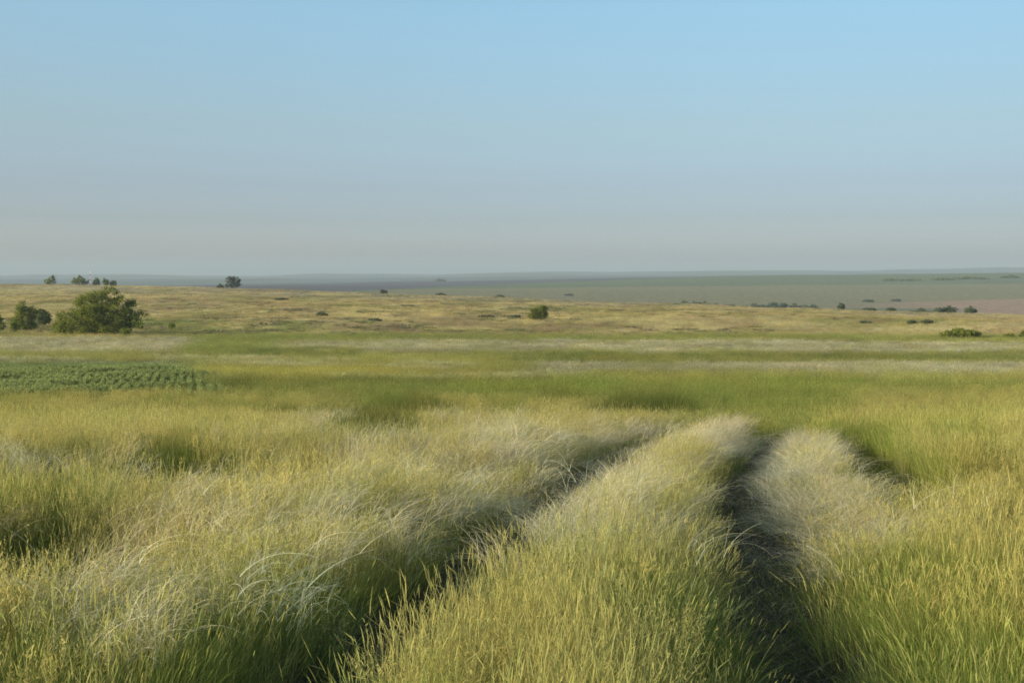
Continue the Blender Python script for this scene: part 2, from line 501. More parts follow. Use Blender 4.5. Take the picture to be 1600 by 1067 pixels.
# ------------------------------------------------------------------ ground sheet
def build_ground():
    uf = np.linspace(-.58, .58, 520)
    uo = np.array([.62, .68, .76, .88, 1.05, 1.3, 1.7, 2.4])
    us = np.concatenate([-uo[::-1], uf, uo])
    ys = [-5.0]
    while ys[-1] < 12000:
        y = ys[-1]
        d = y + 6
        st = .035 if y < 2 else max(.05, d * .011)
        if y > 60: st = d * .0085
        if y > 250: st = d * .006
        ys.append(y + st)
    ys = np.array(ys)
    Yg, Ug = np.meshgrid(ys, us, indexing='ij')
    Xg = Ug * (Yg + 6)
    Zg = height(Xg, Yg)
    cov, S, M, B = paint(Xg, Yg, Zg)
    # bare trodden strips stay darker soil where the ruts run
    rm = np.maximum(np.maximum(rut_mask(Xg, Yg, 0), rut_mask(Xg, Yg, 1)), rut_mask(Xg, Yg, 2) * .15)
    nearsoil = (1 - sstep(25, 60, Yg)) * .75
    cov = mix(cov, C_SOIL * 1.3, nearsoil)
    cov = mix(cov, C_SOIL, rm)
    nr, nc = Yg.shape
    idx = np.arange(nr * nc).reshape(nr, nc)
    Fc = np.stack([idx[:-1, :-1], idx[:-1, 1:], idx[1:, 1:], idx[1:, :-1]], -1).reshape(-1, 4)
    o = mesh_obj('ground', np.stack([Xg, Yg, Zg], -1).reshape(-1, 3), Fc, M_TERR, smooth=True)
    add_col(o, 'cover', cov.reshape(-1, 3))
    tag(o, kind='structure')


build_ground()


def build_track():
    V, Fc = [], []
    for k in (0, 1):
        yy = np.arange(-2, (23, 16)[k], .06)
        x = np.interp(yy, _ry, RX[k]); g = np.interp(yy, _ry, RG[k])
        nx, ny = 1 / np.sqrt(1 + g * g), -g / np.sqrt(1 + g * g)
        ss = np.linspace(-1, 1, 13)
        b0 = len(V) and sum(len(v) for v in V)
        w = RW[k] * .95 * (1 + .25 * (vnoise(yy * 1.5, yy * 0, 51 + k) - .5)) * (1 - sstep((20, 14)[k], (23, 16)[k], yy) * .8)
        Xs = x[:, None] + nx[:, None] * ss * w[:, None]; Ys = yy[:, None] + ny[:, None] * ss * w[:, None]
        Zs = height(Xs, Ys) + .012 + .03 * (fbm(Xs * 6, Ys * 6, 52) - .5)
        Zs[:, 0] -= .05; Zs[:, -1] -= .05
        V.append(np.stack([Xs, Ys, Zs], -1).reshape(-1, 3))
        idx = b0 + np.arange(Xs.size).reshape(Xs.shape)
        Fc.append(np.stack([idx[:-1, :-1], idx[:-1, 1:], idx[1:, 1:], idx[1:, :-1]], -1).reshape(-1, 4))
    o = mesh_obj('track', np.concatenate(V), np.concatenate(Fc), M_SOIL, smooth=True)
    tag(o, kind='structure')


build_track()


# ------------------------------------------------------------------ grass tufts
def ribbons(base, az, th0, curv, L, w, n, prof='blade', power=1.6, part=0.0, rnd=None, roll=None, t0=0.0):
    """N ribbons at once. base (N,3); az heading; th0 start tilt from vertical; curv added tilt at the tip; returns verts, faces, attrs and end points"""
    N = len(L)
    s = np.linspace(0, 1, n + 1)
    th = th0[:, None] + curv[:, None] * s[None, :] ** power
    ds = L[:, None] / n
    tm = (th[:, :-1] + th[:, 1:]) / 2
    h = np.concatenate([np.zeros((N, 1)), np.cumsum(np.sin(tm) * ds, 1)], 1)
    v = np.concatenate([np.zeros((N, 1)), np.cumsum(np.cos(tm) * ds, 1)], 1)
    cx, sx = np.cos(az)[:, None], np.sin(az)[:, None]
    P = np.stack([base[:, 0:1] + h * cx, base[:, 1:2] + h * sx, base[:, 2:3] + v], -1)
    if roll is None:
        roll = rng.uniform(-1.3, 1.3, N)
    # width direction: mix of horizontal perpendicular and the normal of the bend plane
    cr, sr = np.cos(roll)[:, None], np.sin(roll)[:, None]
    Wd = np.stack([-sx * cr + sr * cx * np.cos(th), cx * cr + sr * sx * np.cos(th), -sr * np.sin(th)], -1)
    if prof == 'blade': pf = np.maximum(.12, (1 - s ** 2) * (0.65 + .7 * np.minimum(1, s * 4)) / 1.2)
    elif prof == 'head': pf = np.maximum(.15, np.sin(np.pi * np.clip(s * .92 + .08, 0, 1)) ** .7)
    else: pf = np.maximum(.2, 1 - .75 * s)
    hw = (w[:, None] * pf[None, :] / 2)[..., None]
    A = P - Wd * hw; Bv = P + Wd * hw
    V = np.stack([A, Bv], 2).reshape(-1, 3)
    k = np.arange(N)[:, None] * (2 * (n + 1)) + np.arange(n)[None, :] * 2
    Fc = np.stack([k, k + 1, k + 3, k + 2], -1).reshape(-1, 4)
    if rnd is None: rnd = rng.uniform(0, 1, N)
    at = np.zeros((N, n + 1, 2, 3)); at[..., 0] = np.broadcast_to(np.asarray(part, float), (N,))[:, None, None]; at[..., 1] = rnd[:, None, None]; at[..., 2] = s[None, :, None]
    return V, Fc, at.reshape(-1, 3), P[:, -1], th[:, -1]


def join(parts):
    V, Fc, A = [], [], []; o = 0
    for p in parts:
        V.append(p[0]); Fc.append(p[1] + o); A.append(p[2]); o += len(p[0])
    return np.concatenate(V), np.concatenate(Fc), np.concatenate(A)


def disc(n, r):
    a = rng.uniform(0, 2 * PI, n); q = r * np.sqrt(rng.uniform(0, 1, n))
    return np.stack([q * np.cos(a), q * np.sin(a), -.03 + 0 * a], -1), a


def wind(n, bias=.9, spread=1.0):
    return rng.normal(0, spread, n) if rng.random() < bias else rng.uniform(-PI, PI, n)


U = lambda a, b, n: rng.uniform(a, b, n)


def tuft_feather(lod):
    r = (.13, .22, .5)[lod]; n = (38, 30, 30)[lod]; wm = (1, 2.0, 5.5)[lod]; sg = (6, 4, 3)[lod]
    b, a = disc(n, r)
    az = np.where(rng.random(n) < .6, a, rng.normal(0, 1.0, n))
    p = [ribbons(b, az, U(.05, .35, n), U(.2, .9, n), U(.20, .42, n), U(.0011, .0020, n) * wm, sg)]
    nc = (22, 17, 14)[lod]; bc, ac = disc(nc, r * .8)
    c = ribbons(bc, np.where(rng.random(nc) < .5, ac, rng.normal(0, .9, nc)), U(0, .22, nc), U(.05, .35, nc), U(.28, .44, nc), U(.0010, .0015, nc) * wm, 3, 'stem', part=.35)
    p.append(c)
    for q in range((4, 3, 2)[lod]):
        e = c[3] - np.array([0, 0, 1]) * U(0, .10, nc)[:, None]
        p.append(ribbons(e, rng.normal(0, .9, nc), U(.05, .5, nc), U(.5, 1.75, nc), U(.18, .38, nc), U(.0015, .0034, nc) * wm, sg + 1, 'awn', 1.0, part=1.0))
    return join(p)


def tuft_plume(lod):
    n = 12
    b, a = disc(n, .10)
    p = [ribbons(b, a, U(.02, .3, n), U(.1, .7, n), U(.2, .4, n), U(.0012, .002, n), 5)]
    nc = 7; bc, ac = disc(nc, .10)
    c = ribbons(bc, rng.normal(0, 1.0, nc), U(.02, .22, nc), U(.1, .45, nc), U(.40, .56, nc), U(.0011, .0016, nc), 4, 'stem', part=.5)
    p.append(c)
    for q in range(3):
        p.append(ribbons(c[3], rng.normal(0, .8, nc), c[4] + U(-.1, .25, nc), U(.7, 1.9, nc), U(.22, .44, nc), U(.0016, .0032, nc), 9, 'awn', 1.0, part=1.0))
    return join(p)


def spike_heads(p, c, az, lod, wm, lo, hi, wl, wh):
    nc = len(az)
    rn = U(0, 1, nc); hl = U(lo, hi, nc); hw = U(wl, wh, nc) * wm ** .8; cv = U(0, .22, nc)
    for ro in (0.0, PI / 2):
        p.append(ribbons(c[3], az, c[4], cv, hl, hw, 4, 'head', part=1.0, rnd=rn, roll=np.full(nc, ro)))


def panicle_heads(p, c, az, lod, wm, nb, span):
    """open panicle: short side twigs with tiny spikelets up the last part of the stem"""
    nc = len(az); d = c[4]
    ax = np.stack([np.sin(d) * np.cos(az), np.sin(d) * np.sin(az), np.cos(d)], -1)
    for k in range(nb):
        f = k / nb
        base = c[3] - ax * (span * (1 - f) * U(.85, 1.15, nc))[:, None]
        L = (.028 * (1 - f) + .008) * U(.7, 1.3, nc) * (1 if lod == 0 else 1.3)
        az2 = rng.uniform(-PI, PI, nc)
        p.append(ribbons(base, az2, U(.3, .9, nc), U(-.3, .4, nc), L, U(.0022, .0038, nc) * wm ** .7, 2, 'head', part=1.0))


def tuft_golden(lod, pan=False):
    r = (.14, .24, .5)[lod]; n = (64, 44, 34)[lod]; wm = (1, 2.0, 5.0)[lod]; sg = (5, 4, 3)[lod]
    b, a = disc(n, r)
    p = [ribbons(b, np.where(rng.random(n) < .75, a, rng.normal(0, 1, n)), U(.02, .32, n), U(.1, .8, n), U(.16, .40, n), U(.0014, .0030, n) * wm, sg, part=np.where(rng.random(n) < .2, .8, 0))]
    nc = (50, 32, 20)[lod]; bc, ac = disc(nc, r)
    az = np.where(rng.random(nc) < .75, rng.uniform(-PI, PI, nc), rng.normal(0, 1.0, nc)); t0 = U(0, .15, nc)
    cv = np.where(rng.random(nc) < .12, U(.3, 1.0, nc), U(.0, .2, nc))
    c = ribbons(bc, az, t0, cv, U(.28, .56, nc) * np.where(rng.random(nc) < .08, 1.25, 1), U(.0009, .0015, nc) * wm, 4, 'stem', part=.55)
    p.append(c)
    if pan and lod < 2:
        panicle_heads(p, c, az, lod, wm, (9, 6)[lod], .13)
    else:
        spike_heads(p, c, az, lod, wm, .05, .11, .0018, .0037)
    return join(p)


def tuft_panicle(lod):
    return tuft_golden(lod, True)


def tuft_meadow(lod):
    r = (.14, .24, .5)[lod]; n = (84, 54, 44)[lod]; wm = (1, 2.0, 4.5)[lod]; sg = (6, 4, 3)[lod]
    b, a = disc(n, r)
    p = [ribbons(b, np.where(rng.random(n) < .75, a, rng.normal(0, 1, n)), U(.0, .28, n), U(.05, .9, n), U(.22, .56, n), U(.0018, .0040, n) * wm, sg, part=np.where(rng.random(n) < .14, .8, 0))]
    nc = (12, 9, 7)[lod]; bc, ac = disc(nc, r)
    c = ribbons(bc, ac, U(0, .18, nc), U(0, .25, nc), U(.36, .62, nc), U(.0011, .0018, nc) * wm, 3, 'stem', part=.5)
    p.append(c); spike_heads(p, c, ac, lod, wm, .05, .11, .0020, .0042)
    return join(p)


def tuft_crop(lod):
    n = 80
    b, a = disc(n, .05); b[:, 2] = U(0, .34, n)
    p = [ribbons(b, a, U(.1, .7, n), U(.2, 1.0, n), U(.06, .16, n), U(.014, .034, n), 3, 'head')]
    return join(p)


def tuft_litter(lod):
    n = 26
    b, a = disc(n, .16); b[:, 2] = .012
    p = [ribbons(b, U(-PI, PI, n), U(.7, 1.45, n), U(.1, .5, n), U(.05, .26, n), U(.0012, .003, n), 3)]
    return join(p)


def tuft_scrub(lod):
    n = 60
    b, a = disc(n, .35)
    p = [ribbons(b, a, U(.0, .9, n), U(.0, .9, n), U(.15, .5, n), U(.05, .13, n), 3, 'head')]
    return join(p)


def sources(name, fn, lod, n):
    out = []
    for k in range(n):
        V, Fc, A = fn(lod)
        o = mesh_obj(name, V, Fc, M_BLADE, link=False)
        add_col(o, 'bl', A)
        out.append(o)
    return out


def scatter(name, label, lods, pts):
    """lods: list of source lists; pts: dict of arrays (co, rot, scl, lod, idx, leaf, head) -> ONE stuff object"""
    N = len(pts['co'])
    me = bpy.data.meshes.new(name)
    me.vertices.add(N); me.vertices.foreach_set('co', pts['co'].astype(np.float32).ravel())
    for k, t in (('rot', 'FLOAT_VECTOR'), ('scl', 'FLOAT_VECTOR')):
        a = me.attributes.new(k, t, 'POINT'); a.data.foreach_set('vector', pts[k].astype(np.float32).ravel())
    for k in ('lod', 'idx'):
        a = me.attributes.new(k, 'INT', 'POINT'); a.data.foreach_set('value', pts[k].astype(np.int32))
    for k in ('leaf', 'head'):
        a = me.attributes.new(k, 'FLOAT_COLOR', 'POINT')
        c = np.ones((N, 4), np.float32); c[:, :3] = pts[k]; a.data.foreach_set('color', c.ravel())
    o = bpy.data.objects.new(name, me); COL.objects.link(o)
    me.materials.append(M_BLADE)
    ng = bpy.data.node_groups.new(name + '_scatter', 'GeometryNodeTree')
    ng.interface.new_socket('Geometry', in_out='INPUT', socket_type='NodeSocketGeometry')
    ng.interface.new_socket('Geometry', in_out='OUTPUT', socket_type='NodeSocketGeometry')
    gi = ng.nodes.new('NodeGroupInput'); go = ng.nodes.new('NodeGroupOutput'); L = ng.links.new
    jn = ng.nodes.new('GeometryNodeJoinGeometry')

    def named(nm, ty):
        n = ng.nodes.new('GeometryNodeInputNamedAttribute'); n.data_type = ty; n.inputs['Name'].default_value = nm
        return n.outputs['Attribute']
    rot, scl, idx, lod = named('rot', 'FLOAT_VECTOR'), named('scl', 'FLOAT_VECTOR'), named('idx', 'INT'), named('lod', 'INT')
    e2r = ng.nodes.new('FunctionNodeEulerToRotation'); L(rot, e2r.inputs[0])
    for k, src in enumerate(lods):
        g2i = ng.nodes.new('GeometryNodeGeometryToInstance')
        for s in src:
            oi = ng.nodes.new('GeometryNodeObjectInfo'); oi.inputs['Object'].default_value = s
            oi.inputs['As Instance'].default_value = False
            L(oi.outputs['Geometry'], g2i.inputs[0])
        cmp = ng.nodes.new('FunctionNodeCompare'); cmp.data_type = 'INT'; cmp.operation = 'EQUAL'
        L(lod, cmp.inputs[2]); cmp.inputs[3].default_value = k
        ip = ng.nodes.new('GeometryNodeInstanceOnPoints')
        L(gi.outputs[0], ip.inputs['Points']); L(cmp.outputs[0], ip.inputs['Selection']); L(g2i.outputs[0], ip.inputs['Instance'])
        ip.inputs['Pick Instance'].default_value = True
        L(idx, ip.inputs['Instance Index']); L(e2r.outputs[0], ip.inputs['Rotation']); L(scl, ip.inputs['Scale'])
        L(ip.outputs[0], jn.inputs[0])
    L(jn.outputs[0], go.inputs[0])
    md = o.modifiers.new('scatter', 'NODES'); md.node_group = ng
    tag(o, label, 'grass', kind='stuff')
    return o


def field_points(y0, y1, dens, lod, half=.50, margin=1.6):
    A = (half * (y1 ** 2 - y0 ** 2)) + 2 * margin * (y1 - y0)
    n = int(A * dens)
    # sample depth with density proportional to width
    yy = np.linspace(y0, y1, 2000); w = half * yy * 2 + 2 * margin; cdf = np.cumsum(w); cdf /= cdf[-1]
    Y = np.interp(rng.uniform(0, 1, n), cdf, yy)
    X = rng.uniform(-1, 1, n) * (half * Y + margin)
    return X, Y, np.full(n, lod)


sets = [field_points(1.6, 9, 75, 0), field_points(9, 16, 50, 0), field_points(16, 34, 24, 1), field_points(34, 60, 11, 1),
        field_points(60, 110, 3.6, 2), field_points(110, 240, 1.5, 2), field_points(240, 520, .42, 2), field_points(520, 900, .16, 2)]
X = np.concatenate([s[0] for s in sets]); Y = np.concatenate([s[1] for s in sets]); LOD = np.concatenate([s[2] for s in sets])
Z = height(X, Y)
keep = np.ones(len(X), bool)
px_, py_ = project(X, Y, Z)
yc_ = np.interp(px_, PX, CRD)
keep &= Y < yc_ * 1.1
D = [rut_d(X, Y, k) for k in range(3)]
rl = [np.abs(D[k]) < (RW[k] + np.interp(Y, [6, 9], [.04, .10 if k == 0 else .05])) * (1 + .3 * (vnoise(Y * 1.3, Y * 0 + k, 61) - .5)) for k in range(2)]
inr = (rl[0] & (Y < 23)) | (rl[1] & (Y < 15.5))
keep &= ~inr | (rng.uniform(0, 1, len(X)) < .15)
m3 = rut_mask(X, Y, 2); keep &= (m3 < .7) | (rng.uniform(0, 1, len(X)) < .55)
in3 = m3 > .3
X, Y, Z, LOD, in3 = X[keep], Y[keep], Z[keep], LOD[keep], in3[keep]
D = [d[keep] for d in D]
cov, S, M, B = paint(X, Y, Z)
N = len(X)
q = rng.uniform(0, 1, N)
kind = np.where(q < S * np.where(Y < 40, .78, 1), 0, np.where(rng.uniform(0, 1, N) < M, 2, 1))
# open panicles fill most of the left field, spikes the ridge and the right
pan = (kind == 1) & (rng.uniform(0, 1, N) < np.where(D[0] < -.5, .75, .25) * (Y < 60))
kind = np.where(pan, 3, kind)
pxa, pya = project(X, Y, Z + .3)
dark = np.zeros(N)  # patches where the shade of hollows is painted into the grass colour
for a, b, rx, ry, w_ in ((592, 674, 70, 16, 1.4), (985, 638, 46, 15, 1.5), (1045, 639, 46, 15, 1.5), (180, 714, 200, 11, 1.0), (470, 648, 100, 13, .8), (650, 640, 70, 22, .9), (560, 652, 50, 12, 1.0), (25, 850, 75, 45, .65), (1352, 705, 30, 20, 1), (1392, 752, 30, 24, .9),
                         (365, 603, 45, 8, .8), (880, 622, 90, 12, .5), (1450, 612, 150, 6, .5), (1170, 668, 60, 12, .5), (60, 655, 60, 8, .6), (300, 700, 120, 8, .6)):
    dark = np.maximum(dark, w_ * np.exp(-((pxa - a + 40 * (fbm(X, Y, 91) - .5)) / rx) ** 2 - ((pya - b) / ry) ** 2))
dark = np.maximum(dark, .7 * in3)  # shade behind the verge, painted along the third rut as well
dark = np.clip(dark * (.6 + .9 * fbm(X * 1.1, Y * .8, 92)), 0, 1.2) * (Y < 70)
shade_patch = (dark > .42) | in3
kind = np.where(shade_patch, 2, kind)
keepB = (B < .5) | (rng.uniform(0, 1, N) < .45)
kind = np.where(B >= .5, 2, kind)
# heading: the wind leans the grass to the right, grass beside a rut leans into it
yaw = rng.normal(0.0, .9, N) + .5 * (fbm(X * .3, Y * .3, 66) - .5)
into = np.zeros(N)
for k in (0, 1):
    nr = np.abs(D[k]) < .55
    a = np.where(D[k] > 0, PI, 0.0)
    use = nr & (Y < 24) & (((D[k] < 0) & (rng.uniform(0, 1, N) < np.where(Y > 8, .7, 1))) | (rng.uniform(0, 1, N) < (.2 if k == 0 else .8)))
    yaw = np.where(use, a + rng.normal(0, .45, N), yaw)
    into = np.where(use, np.maximum(into, .26 * (1 - np.abs(D[k]) / .55)), into)
far_s = np.interp(Y, [0, 60, 110, 240, 520, 900], [1, 1, 1.15, 1.5, 2.1, 3.0])
flat = np.interp(Y, [0, 60, 110, 240, 520, 900], [1, 1, .9, .7, .42, .3])
hs = .70 + .38 * fbm(X * .5, Y * .4, 67) + .30 * fbm(X * 2.2, Y * 1.6, 167) + rng.normal(0, 1, N) * np.interp(Y, [10, 60], [.08, .17])
hs = hs * np.where((kind == 2) & (Y < 12), .88, 1)
hs = np.where(B >= .5, hs * .55, hs) * np.where(rng.uniform(0, 1, N) < .06, 1.2, 1)
hs = hs * (1 + .9 * np.clip(dark - .5, 0, 1) * (Y > 22) * (np.abs(pxa - 1015) < 90))
hs = hs * np.where(in3, .30, 1) * np.where((np.abs(D[2]) < .95) & (Y > 5.8) & (Y < 9.8), .6, 1) * (1 - .35 * np.clip(pit_mask(X, Y), 0, 1))
e0 = np.where(D[0] < 0, np.interp(Y, [5.5, 8], [.84, .50]) + np.interp(Y, [5.5, 8], [.16, .50]) * np.clip((-D[0] - .3) / .9, 0, 1), np.interp(Y, [5, 8], [.78, .5]) + np.interp(Y, [5, 8], [.22, .5]) * np.clip((D[0] - .28) / .8, 0, 1))
e1 = np.where(D[1] < 0, np.interp(Y, [6, 10], [.56, .44]) + np.interp(Y, [6, 10], [.44, .56]) * np.clip((-D[1] - .25) / .6, 0, 1), .62 + .38 * np.clip((D[1] - .3) / .5, 0, 1))
hs = hs * np.where((np.minimum(np.abs(D[0]), np.abs(D[1])) < .24) & (Y < 30), .5, 1)
hs = hs * (1 - .25 * ((D[2] < 0) & (D[2] > -1.0)) * band(Y, 9.5, 16.5, 1))
hs = hs * np.where(Y < 30, np.minimum(e0, e1), 1) * np.interp(Y, [0, 18, 40], [.84, .88, 1])
tilt = into * .7 + np.abs(rng.normal(0, .06, N))
rot = np.stack([0 * X, tilt, yaw], -1)
scl = np.stack([far_s, far_s, far_s * flat * hs], -1)
idx = rng.integers(0, 64, N)
wsp = np.clip(cov, 0, 1)
gscale = np.interp(Y, [12, 25, 60], [1.06, .90, .95])[:, None]
leafc = {0: np.array((.27, .28, .10)), 1: np.array((.30, .285, .08)), 2: np.array((.215, .262, .055)), 3: np.array((.26, .28, .07))}
headc = {0: np.array((.63, .57, .36)), 1: np.array((.54, .49, .18)), 2: np.array((.44, .43, .13)), 3: np.array((.54, .47, .16))}
wf = sstep(14, 90, Y)[:, None]
tint = ((1 + .25 * (fbm(X * .7, Y * .6, 68) - .5) + rng.normal(0, 1, N) * np.interp(Y, [15, 60, 300], [.07, .14, .20])) * (1 - .42 * np.clip(dark, 0, 1) * shade_patch)).clip(.3, 1.8)[:, None]  # painted hollow shade lowers the tuft colour here
warm = (rng.normal(0, .05, N) + .12 * (fbm(X * .2, Y * .16, 69) - .5))[:, None] * np.array((1, .1, -.5))
warm = 1 + warm
plm = (Y < 13) & (Y > 4.2) & (rng.uniform(0, 1, N) < .055) & (((D[0] < -.22) & (D[0] > -1.3) & (Y > 4.3)) | ((D[1] > .18) & (D[1] < .8) & (Y > 8)) | ((D[0] > .2) & (D[1] < -.4) & (D[0] < .7) & (Y > 6)))
plm |= (Y < 13) & (rng.uniform(0, 1, N) < .06 * np.exp(-((pxa - 420) / 230) ** 2 - ((pya - 840) / 70) ** 2))
plm |= (Y < 13) & (Y > 5) & (rng.uniform(0, 1, N) < .006)
plm &= ~((np.abs(D[2]) < .8) & (Y > 7))
kind = np.where(plm, 0, kind); LOD = np.where(plm, 3, LOD)
scl[plm] = np.clip(scl[plm], .8, 1.0) * rng.uniform(.85, 1.1, (plm.sum(), 1))
NAMES = {0: ('feather_grass', 'silvery feather grass with drooping plumes beside the wheel ruts and in pale belts'),
         1: ('steppe_grass', 'golden green steppe grass with thin upright seed heads'),
         2: ('meadow_grass', 'lush green broad bladed meadow grass in hollows and belts'),
         3: ('panicle_grass', 'fine golden grass with open wispy panicles filling the left field')}
FN = {0: tuft_feather, 1: tuft_golden, 2: tuft_meadow, 3: tuft_panicle}
for k in range(4):
    m = (kind == k) & keepB
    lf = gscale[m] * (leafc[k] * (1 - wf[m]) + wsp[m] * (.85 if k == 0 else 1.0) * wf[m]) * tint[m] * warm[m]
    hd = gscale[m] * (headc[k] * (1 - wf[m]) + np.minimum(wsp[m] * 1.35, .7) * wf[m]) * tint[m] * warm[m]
    lods = [sources(NAMES[k][0] + '_tuft', FN[k], l, (9, 7, 6)[l]) for l in range(3)]
    if k == 0:
        lods.append(sources('plume_tuft', tuft_plume, 3, 9))
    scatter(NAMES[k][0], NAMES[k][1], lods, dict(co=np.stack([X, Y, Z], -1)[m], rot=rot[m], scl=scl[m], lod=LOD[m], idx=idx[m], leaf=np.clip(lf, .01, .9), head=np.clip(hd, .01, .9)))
    print(NAMES[k][0], m.sum())

# crop in rows at the left
rows = []
ax = (300 - 800) / F
for i in range(-4, 60):
    x0 = -36 + i * .54
    yy = np.arange(48, 95, .18)
    xx = x0 + ax * (yy - 62) + rng.normal(0, .07, len(yy))
    rows.append(np.stack([xx, yy + rng.normal(0, .06, len(yy))], -1))
P = np.concatenate(rows)
zc = height(P[:, 0], P[:, 1]); _, _, _, Bc = paint(P[:, 0], P[:, 1], zc)
gap = fbm(P[:, 0] * .5, P[:, 1] * .3, 71)
ok = (rng.uniform(0, 1, len(P)) < np.clip((Bc - .3) * 1.6, 0, 1)) & (rng.uniform(0, 1, len(P)) < sstep(.2, .45, gap) * .9 + .05)
P = P[ok]; zc = zc[ok]; n = len(P)
s_ = 1.05 + .9 * (fbm(P[:, 0] * .3, P[:, 1] * .2, 72) - .5) + rng.normal(0, .12, n)
cc = C_CROP * (1 + .5 * (fbm(P[:, 0] * .4, P[:, 1] * .2, 73) - .5) + rng.normal(0, .1, n))[:, None]
o = scatter('crop_plants', 'rows of bluish green leafy crop plants at the left of the field', [sources('crop_plant', tuft_crop, 0, 6)],
            dict(co=np.stack([P[:, 0], P[:, 1], zc], -1), rot=np.stack([0 * s_, 0 * s_, U(-PI, PI, n)], -1), scl=np.stack([s_] * 3, -1), lod=np.zeros(n), idx=rng.integers(0, 60, n),
                 leaf=np.clip(cc, .01, .5), head=np.clip(cc, .01, .5)))
o['category'] = 'crop'

# dead stems lying in the ruts
Xr, Yr = [], []
for k in (0, 1):
    n = 900
    y = 2 + 24 * rng.uniform(0, 1, n) ** 1.3
    x = np.interp(y, _ry, RX[k]) + rng.normal(0, RW[k] * .75, n)
    Xr.append(x); Yr.append(y)
Xr = np.concatenate(Xr); Yr = np.concatenate(Yr); n = len(Xr)
lc = np.where((rng.uniform(0, 1, n) < .45)[:, None], np.array((.10, .13, .035)), np.array((.36, .31, .20))) * (1 + rng.normal(0, .15, n))[:, None]
o = scatter('dry_stems', 'dry grass stems and short blades lying on the soil of the ruts', [sources('litter', tuft_litter, 0, 8)],
            dict(co=np.stack([Xr, Yr, height(Xr, Yr) + .01], -1), rot=np.stack([0 * Xr, 0 * Xr, U(-PI, PI, n)], -1), scl=np.stack([U(.6, 1.3, n)] * 3, -1), lod=np.zeros(n), idx=rng.integers(0, 60, n),
                 leaf=np.clip(lc, .01, .6), head=np.clip(lc, .01, .6)))

# low scrub scattered over the steppe
n = 5200
Yq = 235 * (3.4 ** rng.uniform(0, 1, n)); Xq = rng.uniform(-.52, .52, n) * Yq
ok = (fbm(Xq * .03, Yq * .018, 75) > .47) & (Yq < np.interp(800 + F * Xq / Yq, PX, CRD) * 1.05)
Xq, Yq = Xq[ok], Yq[ok]; n = len(Xq)
ss = rng.lognormal(0, .35, n) * 1.5
lc = np.where((rng.uniform(0, 1, n) < .5)[:, None], np.array((.19, .21, .08)), np.array((.26, .22, .13))) * (1 + rng.normal(0, .12, n))[:, None]
o = scatter('steppe_scrub', 'low dark scrub scattered over the tan steppe', [sources('scrub', tuft_scrub, 0, 6)],
            dict(co=np.stack([Xq, Yq, height(Xq, Yq)], -1), rot=np.stack([0 * Xq, 0 * Xq, U(-PI, PI, n)], -1), scl=np.stack([ss * 1.7, ss * 1.3, ss * .5], -1), lod=np.zeros(n), idx=rng.integers(0, 60, n),
                 leaf=np.clip(lc, .01, .6), head=np.clip(lc, .01, .6)))
o['category'] = 'scrub'


# ------------------------------------------------------------------ trees and bushes
def tube(P, r, n=7):
    P = np.asarray(P, float); r = np.asarray(r, float)
    V = []
    for i, p in enumerate(P):
        d = P[min(i + 1, len(P) - 1)] - P[max(i - 1, 0)]; d /= np.linalg.norm(d) + 1e-9
        a = np.cross(d, (.3, 1, .1)); a /= np.linalg.norm(a) + 1e-9; b = np.cross(d, a)
        t = np.arange(n) / n * 2 * PI
        V.append(p + r[i] * (np.cos(t)[:, None] * a + np.sin(t)[:, None] * b))
    V = np.concatenate(V); Fc = []
    for i in range(len(P) - 1):
        for k in range(n):
            Fc.append((i * n + k, i * n + (k + 1) % n, (i + 1) * n + (k + 1) % n, (i + 1) * n + k))
    return V, np.array(Fc)


def join2(parts):
    V, Fc = [], []; o = 0
    for a, b in parts:
        V.append(a); Fc.append(b + o); o += len(a)
    return np.concatenate(V), np.concatenate(Fc)


LEAF = {'mid': leaf_mat('leaves_mid', (.095, .12, .018), (.25, .28, .044)),
        'dark': leaf_mat('leaves_dark', (.055, .085, .028), (.11, .145, .042)),
        'grey': leaf_mat('leaves_grey', (.075, .090, .055), (.15, .16, .09)),
        'bright': leaf_mat('leaves_bright', (.14, .18, .025), (.26, .30, .045)),
        'dusk': leaf_mat('leaves_blue_green', (.085, .12, .06), (.15, .18, .09))}


